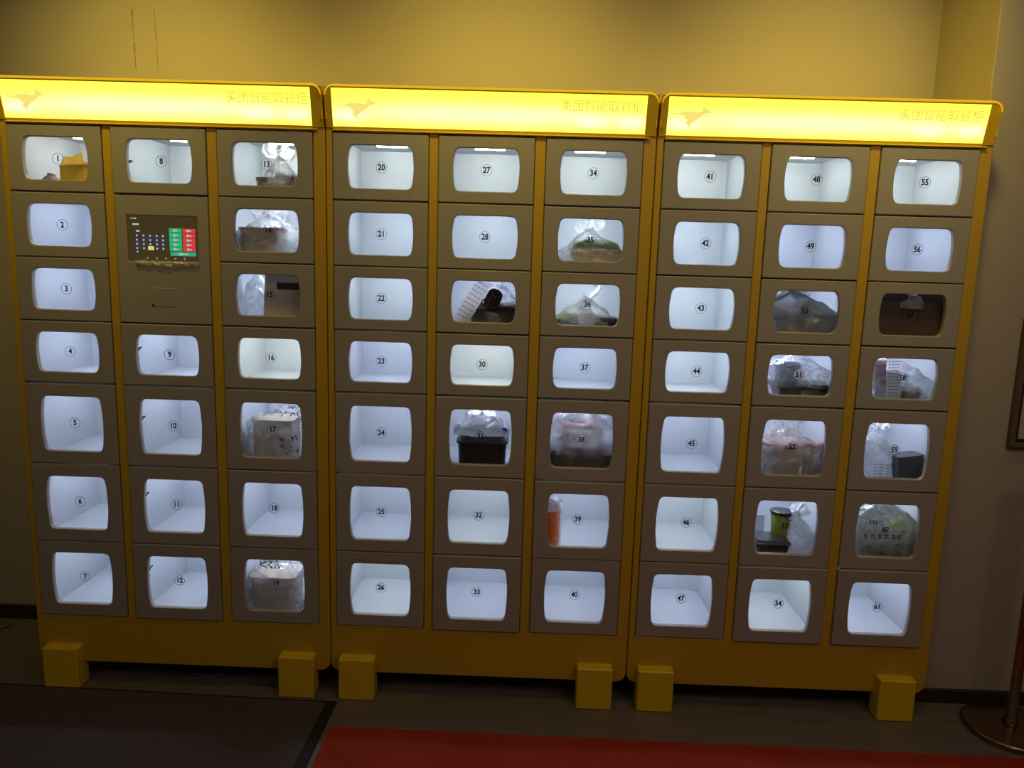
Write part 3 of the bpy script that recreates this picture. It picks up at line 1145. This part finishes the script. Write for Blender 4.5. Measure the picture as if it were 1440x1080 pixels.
# 15
def grey_paper_bag():
    root = empty('paper_bag', (CELLS[15][0] + 0.052, 0.085, floor_z(15) + 0.001), 'grey-brown paper bag with a dark handle slot in compartment 15', 'bag')
    m = MB()
    w, d, h = 0.170, 0.09, 0.170
    rows = []
    for (s, z) in ((0.97, 0), (1.0, 0.01), (0.99, h * 0.6), (0.97, h)):
        rows.append([(a * s + 0.003 * noise.noise(Vector((a * 30, bb * 30, z * 20))), bb * s * (1 - 0.55 * (z / h) ** 2), z) for a, bb in rrect(-w / 2, w / 2, -d / 2, d / 2, 0.006, 2)])
    m.grid(rows, True, 0, True, True)
    link('bag_body', m.mesh('bag_body', MAT['greige']), root)
    m = MB()
    m.bbox(-0.040, 0.042, -0.034, -0.026, 0.118, 0.142, 0.002)
    link('handle_slot', m.mesh('handle_slot', MAT['black']), root)


grey_paper_bag()
takeaway_bag(15, 'crumpled clear plastic bag at the left of compartment 15', -0.045, 0.15, 0.090, 0.12, 0.165, MAT['film_milky'], 2.2, shoulder=0.5, crumple=0.014)
# 17
tray(17, 'tall grey paper carton inside the printed bag of compartment 17', 0.02, 0.15, 0.15, 0.12, 0.150, MAT['greige'], None, taper=0.96, name='paper_carton', cat='carton')
b = takeaway_bag(17, 'clear plastic bag with dark green leaf print filling compartment 17', 0.03, 0.14, 0.215, 0.20, 0.215, MAT['film_clear'], 5.2, neck=(0.035, -0.03),
                 ears=((0.06, 0.07, 150, -0.02, 0.3), (0.06, 0.07, 20, -0.02, 0.4)), shoulder=0.66, crumple=0.012)
ink_marks(b, 'leaf_print', MAT['teal_ink'], leaf_marks(3, 0.065, 0.060, 0.032, 0.050, -0.104, 26) + leaf_marks(5, 0.060, 0.196, 0.035, 0.020, -0.075, 14))
# 19
tray(19, 'grey-brown paper carton inside the printed bag of compartment 19', 0.01, 0.13, 0.17, 0.13, 0.135, MAT['greige'], None, taper=0.94, name='paper_carton', cat='carton')
b = takeaway_bag(19, 'clear plastic bag with green leaf print at its top in compartment 19', 0.025, 0.14, 0.225, 0.19, 0.205, MAT['film_clear'], 8.7, neck=(-0.02, -0.03),
                 ears=((0.07, 0.06, 160, -0.02, -0.4), (0.085, 0.06, 15, -0.02, 0.3)), shoulder=0.62, crumple=0.012)
ink_marks(b, 'leaf_print', MAT['teal_ink'], leaf_marks(9, -0.018, 0.188, 0.035, 0.016, -0.075, 22))
# 29
tray(29, 'charcoal food container inside the bag of compartment 29', 0.035, 0.10, 0.165, 0.12, 0.070, MAT['tray_grey'], MAT['tray_black'], lid_h=0.02)
b = takeaway_bag(29, 'see-through plastic bag with a long white till slip in compartment 29', 0.02, 0.12, 0.215, 0.16, 0.150, MAT['film_clear'], 3.7, neck=(0.045, -0.02),
                 ears=((0.05, 0.06, 120, -0.01, 0.3), (0.05, 0.07, 50, -0.01, 0.2)), shoulder=0.62, crumple=0.010)
receipt(b, (-0.010, -0.100, 0.172), 0.052, 0.170, (0, math.radians(30), 0), seed=4)
m = MB()
m.plate([rrect(-0.026, 0.026, -0.036, 0.036, 0.022, 6)], 0, 0.003)
tag(link('round_label', m.mesh('round_label', MAT['tray_black']), b, (0.018, -0.090, 0.108), (0, math.radians(20), 0)), 'black label with small reddish marks')
ink_marks(b, 'label_marks', MAT['red_ink'], [(0.016, -0.0925, 0.122, 0.012, 0.002, 60), (0.024, -0.0925, 0.116, 0.010, 0.002, 80), (0.010, -0.0925, 0.112, 0.008, 0.002, 10)])
# 31
b = tray(31, 'large black food container with a rounded lid in compartment 31', 0.010, 0.115, 0.175, 0.14, 0.105, MAT['tray_black'], MAT['tray_grey'], taper=0.93, lid_h=0.022)
takeaway_bag(31, 'crumpled white plastic bag bunched on top of the black container in compartment 31', 0.006, 0.125, 0.195, 0.15, 0.078, MAT['film_white'], 6.4, shoulder=0.35, crumple=0.022,
             ears=((0.05, 0.06, 150, -0.02, 0.3), (0.05, 0.06, 30, -0.02, -0.4))).location.z += 0.118
m = MB()
m.bbox(-0.010, 0.010, -0.006, 0.006, 0, 0.016, 0.003)
p = at(31, 0.083, 0.052, 0.10)
tag(link('bottle_cap', m.mesh('bottle_cap', MAT['blue']), None, (p.x, 0.10, floor_z(31) + 0.134)), 'small dark blue cap beside the white plastic in compartment 31', 'cap')
# 35
tray(35, 'pale ribbed food container with greens in compartment 35', 0.018, 0.11, 0.175, 0.13, 0.072, MAT['tray_lid'] if 'tray_lid' in MAT else MAT['greige'], None, food=(MAT['green_food'], 0.03))
takeaway_bag(35, 'thin white plastic bag tied over the salad container in compartment 35', 0.0, 0.12, 0.215, 0.17, 0.140, MAT['film_milky'], 9.1, neck=(-0.005, -0.02),
             ears=((0.045, 0.06, 150, -0.02, -0.5), (0.055, 0.055, 40, -0.02, 0.6)), shoulder=0.45, crumple=0.010)
# 36
tray(36, 'black food container under the white bag in compartment 36', 0.055, 0.115, 0.10, 0.10, 0.042, MAT['tray_black'], MAT['tray_grey'])
tray(36, 'charcoal food container with greens at the left of compartment 36', -0.060, 0.12, 0.095, 0.10, 0.045, MAT['tray_grey'], None, food=(MAT['lime'], 0.016))
b = takeaway_bag(36, 'white plastic bag with a long twisted tie end in compartment 36', -0.010, 0.13, 0.215, 0.15, 0.118, MAT['film_white'], 2.9, neck=(0.005, -0.02),
                 ears=((0.068, 0.022, 38, -0.01, 0.25), (0.018, 0.02, 170, -0.01, 0.0)), shoulder=0.38, crumple=0.008)
receipt(b, (-0.004, -0.088, 0.072), 0.050, 0.066, (0, math.radians(-8), 0), lines=6, curl=0.006, seed=8)
# 38
tray(38, 'dark food tray spanning the bottom of compartment 38', 0.0, 0.13, 0.26, 0.18, 0.075, MAT['tray_black'], MAT['tray_grey'], taper=0.95)
tray(38, 'pinkish brown food pile seen dimly through the fogged bag in compartment 38', -0.005, 0.14, 0.16, 0.12, 0.05, MAT['brown_food'], None, zoff=0.09, food=(MAT['pink'], 0.035), name='food_portion', cat='food')
takeaway_bag(38, 'fogged translucent bag filling compartment 38', 0.0, 0.13, 0.28, 0.21, 0.235, MAT['film_fog'], 7.7, shoulder=0.75, crumple=0.014)
# 39
tub(39, 'orange drink cup with a pale top at the left edge of compartment 39', -0.098, 0.075, 0.036, 0.150, MAT['orange'], MAT['paper'], name='drink_cup', cat='cup', taper=0.95, dome=0.02)
b = takeaway_bag(39, 'narrow milky bag around the orange cup in compartment 39', -0.100, 0.09, 0.085, 0.09, 0.215, MAT['film_milky'], 1.9, shoulder=0.75, crumple=0.006)
ink_marks(b, 'black_print', MAT['ink'], [(0.018 + 0.006 * i, -0.046, 0.188 + 0.003 * (i % 2), 0.008, 0.0022, 35 + 70 * (i % 2)) for i in range(4)])
# 50
tray(50, 'dark lidded food container low in compartment 50', 0.0, 0.135, 0.19, 0.11, 0.075, MAT['tray_black'], MAT['tray_grey'])
takeaway_bag(50, 'dark grey plastic bag with shiny folds filling compartment 50', 0.0, 0.12, 0.27, 0.19, 0.165, MAT['film_grey'], 3.3, shoulder=0.62, crumple=0.010, neck=(-0.03, -0.02),
             ears=((0.05, 0.06, 165, -0.03, 0.2), (0.05, 0.06, 20, -0.03, 0.2)))
# 51
tray(51, 'dark green-black food tray in compartment 51', 0.0, 0.11, 0.19, 0.13, 0.050, MAT['tray_black'], MAT['tray_grey'], taper=0.80)
tray(51, 'small blue-grey carton on the dark tray in compartment 51', -0.045, 0.115, 0.075, 0.07, 0.055, MAT['light_blue'], MAT['paper'], zoff=0.066, name='small_carton', cat='carton')
takeaway_bag(51, 'loose clear plastic bag around the dark tray in compartment 51', 0.0, 0.13, 0.24, 0.18, 0.150, MAT['film_clear'], 6.6, shoulder=0.7, crumple=0.014)
# 52
tub(52, 'beige tub with a pink lid at the left of compartment 52', -0.038, 0.125, 0.075, 0.125, MAT['beige'], MAT['pink'], dome=0.004)
tub(52, 'slender beige cup with a pink lid at the right of compartment 52', 0.070, 0.125, 0.034, 0.125, MAT['beige'], MAT['pink'], name='food_cup', cat='cup')
takeaway_bag(52, 'glossy clear bag knotted over two pink-lidded tubs in compartment 52', 0.0, 0.13, 0.225, 0.19, 0.185, MAT['film_pink'], 4.9, shoulder=0.62, crumple=0.008, neck=(-0.02, -0.03),
             ears=((0.06, 0.07, 155, -0.02, 0.3), (0.05, 0.06, 55, -0.02, 0.3)))
# 53
tray(53, 'black food container at the lower left of compartment 53', -0.055, 0.10, 0.125, 0.11, 0.055, MAT['tray_black'], MAT['tray_grey'])
b = tub(53, 'olive green printed drink cup in compartment 53', -0.020, 0.13, 0.038, 0.150, MAT['green_cup'], MAT['black'], name='drink_cup', cat='cup', taper=0.75)
ink_marks(b, 'cup_print', MAT['ink'], [(-0.02 + 0.009 * i, -0.040, 0.155 - 0.006 * i, 0.010, 0.004, 60 - 25 * (i % 3)) for i in range(6)])
p = at(53, -0.085, 0, 0.10)
m = MB()
m.bbox(-0.030, 0.030, -0.002, 0.002, 0, 0.125, 0.0008)
tag(link('paper_sheet', m.mesh('paper_sheet', MAT['paper']), None, (clampx(53, p.x, 0.032), 0.165, floor_z(53) + 0.001)), 'pale paper sheet standing at the left of compartment 53', 'paper')
takeaway_bag(53, 'milky plastic bag slumped at the right of compartment 53', 0.060, 0.12, 0.115, 0.16, 0.165, MAT['film_white'], 5.8, shoulder=0.4, crumple=0.014, neck=(-0.02, -0.02),
             ears=((0.045, 0.045, 110, -0.02, -0.3), (0.04, 0.04, 30, -0.01, 0.2)))
# 57
def maroon_bag():
    root = empty('paper_bag', (CELLS[57][0], 0.09, floor_z(57) + 0.001), 'dark maroon-brown paper bag filling compartment 57', 'bag')
    m = MB()
    w, d, h = 0.285, 0.13, 0.170
    rows = []
    for (s, z) in ((0.98, 0), (1.0, 0.01), (1.0, h * 0.5), (0.99, h * 0.85), (0.97, h)):
        rows.append([(a * s, bb * s * (1 - 0.35 * (z / h) ** 2) + 0.003 * noise.noise(Vector((a * 30, bb * 30, z * 20))), z) for a, bb in rrect(-w / 2, w / 2, -d / 2, d / 2, 0.008, 3)])
    m.grid(rows, True, 0, True, True)
    link('bag_body', m.mesh('bag_body', MAT['maroon']), root)
    tis = bag_body(0.075, 0.05, 0.050, 3.1, crumple=0.012, shoulder=0.3)
    tag(link('tissue_tuft', tis.mesh('tissue_tuft', MAT['film_white'], True), root, (0.012, -0.052, 0.120)), 'pale crumpled tissue tuft at the top')


maroon_bag()
# 58
tray(58, 'black food container at the bottom of compartment 58', -0.020, 0.11, 0.13, 0.11, 0.050, MAT['tray_black'], MAT['tray_grey'])
tray(58, 'pink carton behind the till slip in compartment 58', -0.085, 0.13, 0.070, 0.08, 0.070, MAT['pink'], MAT['paper'], zoff=0.066, name='small_carton', cat='carton')
b = takeaway_bag(58, 'grey see-through bag with a hanging till slip in compartment 58', 0.010, 0.13, 0.225, 0.18, 0.155, MAT['film_milky'], 2.4, shoulder=0.5, crumple=0.012)
receipt(b, (-0.058, -0.098, 0.168), 0.052, 0.150, (0, math.radians(-3), 0), lines=12, curl=0.004, mat='receipt_grey' if 'receipt_grey' in MAT else 'paper', seed=11)
# 59
tray(59, 'dark grey square carton leaning in compartment 59', 0.040, 0.10, 0.104, 0.06, 0.098, MAT['tray_grey'], None, zoff=0.006, taper=0.97, rz=math.radians(14), name='square_carton', cat='carton').rotation_euler[1] = math.radians(-4)
b = takeaway_bag(59, 'white plastic bag full of printed slips at the left of compartment 59', -0.072, 0.13, 0.105, 0.15, 0.190, MAT['film_white'], 7.2, shoulder=0.55, crumple=0.012, neck=(-0.005, -0.02),
                 ears=((0.045, 0.03, 110, -0.01, 0.3), (0.04, 0.03, 60, -0.01, -0.2)))
ink_marks(b, 'slip_print', MAT['print'], [(-0.03 + (i % 3) * 0.020, -0.082, 0.020 + 0.011 * (i // 3), 0.013, 0.0030, 12) for i in range(18)])
m = MB()
rows = []
for j in range(9):
    t = j / 8
    rows.append([(-0.065 + 0.15 * t, -0.01 + 0.012 * i - 0.004 * math.sin(t * 7 + i), 0.150 - 0.062 * t + 0.004 * math.sin(i * 1.7 + t * 5) - 0.004 * (i - 3) ** 2 * t) for i in range(8)])
m.grid(rows, False)
link('loose_sheet', m.mesh('loose_sheet', MAT['film_white'], True), b, (0.02, -0.03, 0.0))
# 60
tray(60, 'grey food container low in the lettered bag of compartment 60', -0.03, 0.12, 0.15, 0.13, 0.065, MAT['tray_grey'], MAT['tray_grey'])
m = MB()
m.lathe([(0.001, -0.026), (0.016, -0.024), (0.032, -0.012), (0.038, 0.0), (0.034, 0.012), (0.018, 0.022), (0.001, 0.025)], 24)
p = at(60, 0.050, 0.010, 0.09)
tag(link('citrus_fruit', m.mesh('citrus_fruit', MAT['lime'], True), None, (p.x, 0.11, floor_z(60) + 0.118), (0, math.radians(25), 0)), 'yellow-green citrus fruit half hidden in the bag of compartment 60', 'fruit')
b = takeaway_bag(60, 'greenish grey bag with black lettering filling compartment 60', 0.0, 0.13, 0.240, 0.19, 0.215, MAT['film_green'], 1.1, shoulder=0.7, crumple=0.012)
gl = []
for i, gx in enumerate((-0.085, -0.060, -0.035, -0.012, 0.012, 0.032)):
    gl += [(gx, -0.104, 0.112, 0.016, 0.0028, 0), (gx - 0.003, -0.104, 0.108, 0.014, 0.0028, 80), (gx + 0.005, -0.104, 0.105, 0.012, 0.0024, 110 + 10 * (i % 2)), (gx, -0.104, 0.101, 0.015, 0.0022, 10)]
gl += [(0.030, -0.104, 0.078, 0.016, 0.003, -15)]
for i in range(3):
    gl += [(-0.072 + 0.011 * i, -0.100, 0.160, 0.008, 0.003, 0), (-0.072 + 0.011 * i, -0.100, 0.156, 0.010, 0.0028, 70), (-0.072 + 0.011 * i, -0.100, 0.152, 0.008, 0.003, 0)]
ink_marks(b, 'black_lettering', MAT['ink'], gl)

# ------------------------------------------------------------------ floor things
mb = MB()
mb.bbox(-2.2, 0.002, -2.2, -0.072, 0.0, 0.008, 0.002)
rt = empty('floor_mat', (0, 0, 0), 'dark brown entrance mat with a black rubber edge in front of the left cabinet', 'mat')
rt.rotation_euler = (0, 0, math.radians(-1.5))
link('mat_pile', mb.mesh('mat_pile', MAT['mat']), rt, (0, 0, 0.0005))
mb = MB()
mb.bbox(-2.2, 0.038, -0.071, -0.064, 0.0, 0.0075, 0.001)
mb.bbox(0.003, 0.038, -2.2, -0.064, 0.0, 0.0075, 0.001)
link('mat_border', mb.mesh('mat_border', MAT['mat_edge']), rt, (0, 0, 0.0005))
mb = MB()
mb.bbox(0.050, 4.2, -2.4, -0.205, 0.0, 0.006, 0.002)
o = link('red_carpet', mb.mesh('red_carpet', MAT['red']), None, (0, 0, 0.0005), (0, 0, math.radians(-0.55)))
tag(o, 'red carpet runner laid along the floor in front of the lockers', 'carpet')

# stanchion
rt = empty('stanchion', (2.415, -0.065, 0), 'brass-coloured stanchion post with a round base beside the right cabinet', 'stanchion')
mb = MB()
mb.lathe([(0.146, 0.0), (0.149, 0.003), (0.149, 0.017), (0.146, 0.021), (0.10, 0.024), (0.03, 0.028), (0.018, 0.030)], 72)
link('base', mb.mesh('base', MAT['brass'], False), rt)
mb = MB()
mb.lathe([(0.026, 0.026), (0.024, 0.045), (0.0165, 0.055), (0.0165, 0.90), (0.022, 0.905), (0.022, 0.945), (0.014, 0.955), (0.001, 0.965)], 28)
link('post', mb.mesh('post', MAT['brass'], True), rt)

# notice frame on the pillar
rt = empty('wall_frame', (2.372, PIL_Y, 0.985), 'brown framed pale notice board on the wall right of the lockers', 'frame')
mb = MB()
mb.plate([rrect(0, 0.60, 0, 0.45, 0.002, 1), rrect(0.018, 0.582, 0.018, 0.432, 0.001, 1)], -0.022, 0.0, 0.002)
link('frame_moulding', mb.mesh('frame_moulding', MAT['frame_brown']), rt)
mb = MB()
mb.plate([rrect(0.018, 0.582, 0.018, 0.432, 0.001, 1), rrect(0.030, 0.570, 0.030, 0.420, 0.001, 1)], -0.012, 0.0)
link('inner_lip', mb.mesh('inner_lip', MAT['black']), rt)
mb = MB()
mb.box(0.030, 0.570, -0.006, 0.0, 0.030, 0.420)
link('panel', mb.mesh('panel', MAT['board']), rt)

# pencil marks on the back wall
for i, x in enumerate((-0.853, -0.768)):
    mb = MB()
    rnd = random.Random(i + 3)
    z = 2.47
    while z > 2.245:
        l = rnd.uniform(0.02, 0.05)
        wd = rnd.choice((0.0012, 0.0016, 0.003))
        dx = 0.006 * (2.47 - z) / 0.22
        mb.box(x + dx - wd, x + dx + wd, -0.0008, 0.0, max(2.245, z - l), z)
        z -= l + rnd.uniform(0.002, 0.012)
    o = link('pencil_mark', mb.mesh('pencil_mark', MAT['pencil']), None, (0, WALL_Y, 0))
    tag(o, ('left one of two vertical pencil lines on the wall above the left cabinet', 'right one of two vertical pencil lines on the wall above the left cabinet')[i], 'mark')

# cable under the left cabinet, loose strip at the far left
mb = MB()
mb.tube([(-0.80, 0.20, 0.006), (-0.72, 0.11, 0.006), (-0.65, 0.065, 0.006), (-0.56, 0.040, 0.006), (-0.48, 0.055, 0.006), (-0.40, 0.10, 0.006), (-0.30, 0.22, 0.006)], 0.0035, 8)
tag(link('power_cable', mb.mesh('power_cable', MAT['cable'], True)), 'thin grey cable looping on the floor under the left cabinet', 'cable')
mb = MB()
mb.tube([(-1.75, 0.28, 0.008), (-1.60, 0.32, 0.007), (-1.50, 0.365, 0.006), (-1.447, 0.392, 0.006)], 0.006, 8)
mb.tube([(-1.75, 0.25, 0.007), (-1.60, 0.29, 0.007), (-1.52, 0.325, 0.006), (-1.46, 0.345, 0.006)], 0.0045, 8)
tag(link('loose_cord', mb.mesh('loose_cord', MAT['steel'], True)), 'pale cord ends on the floor at the far left by the baseboard', 'cord')
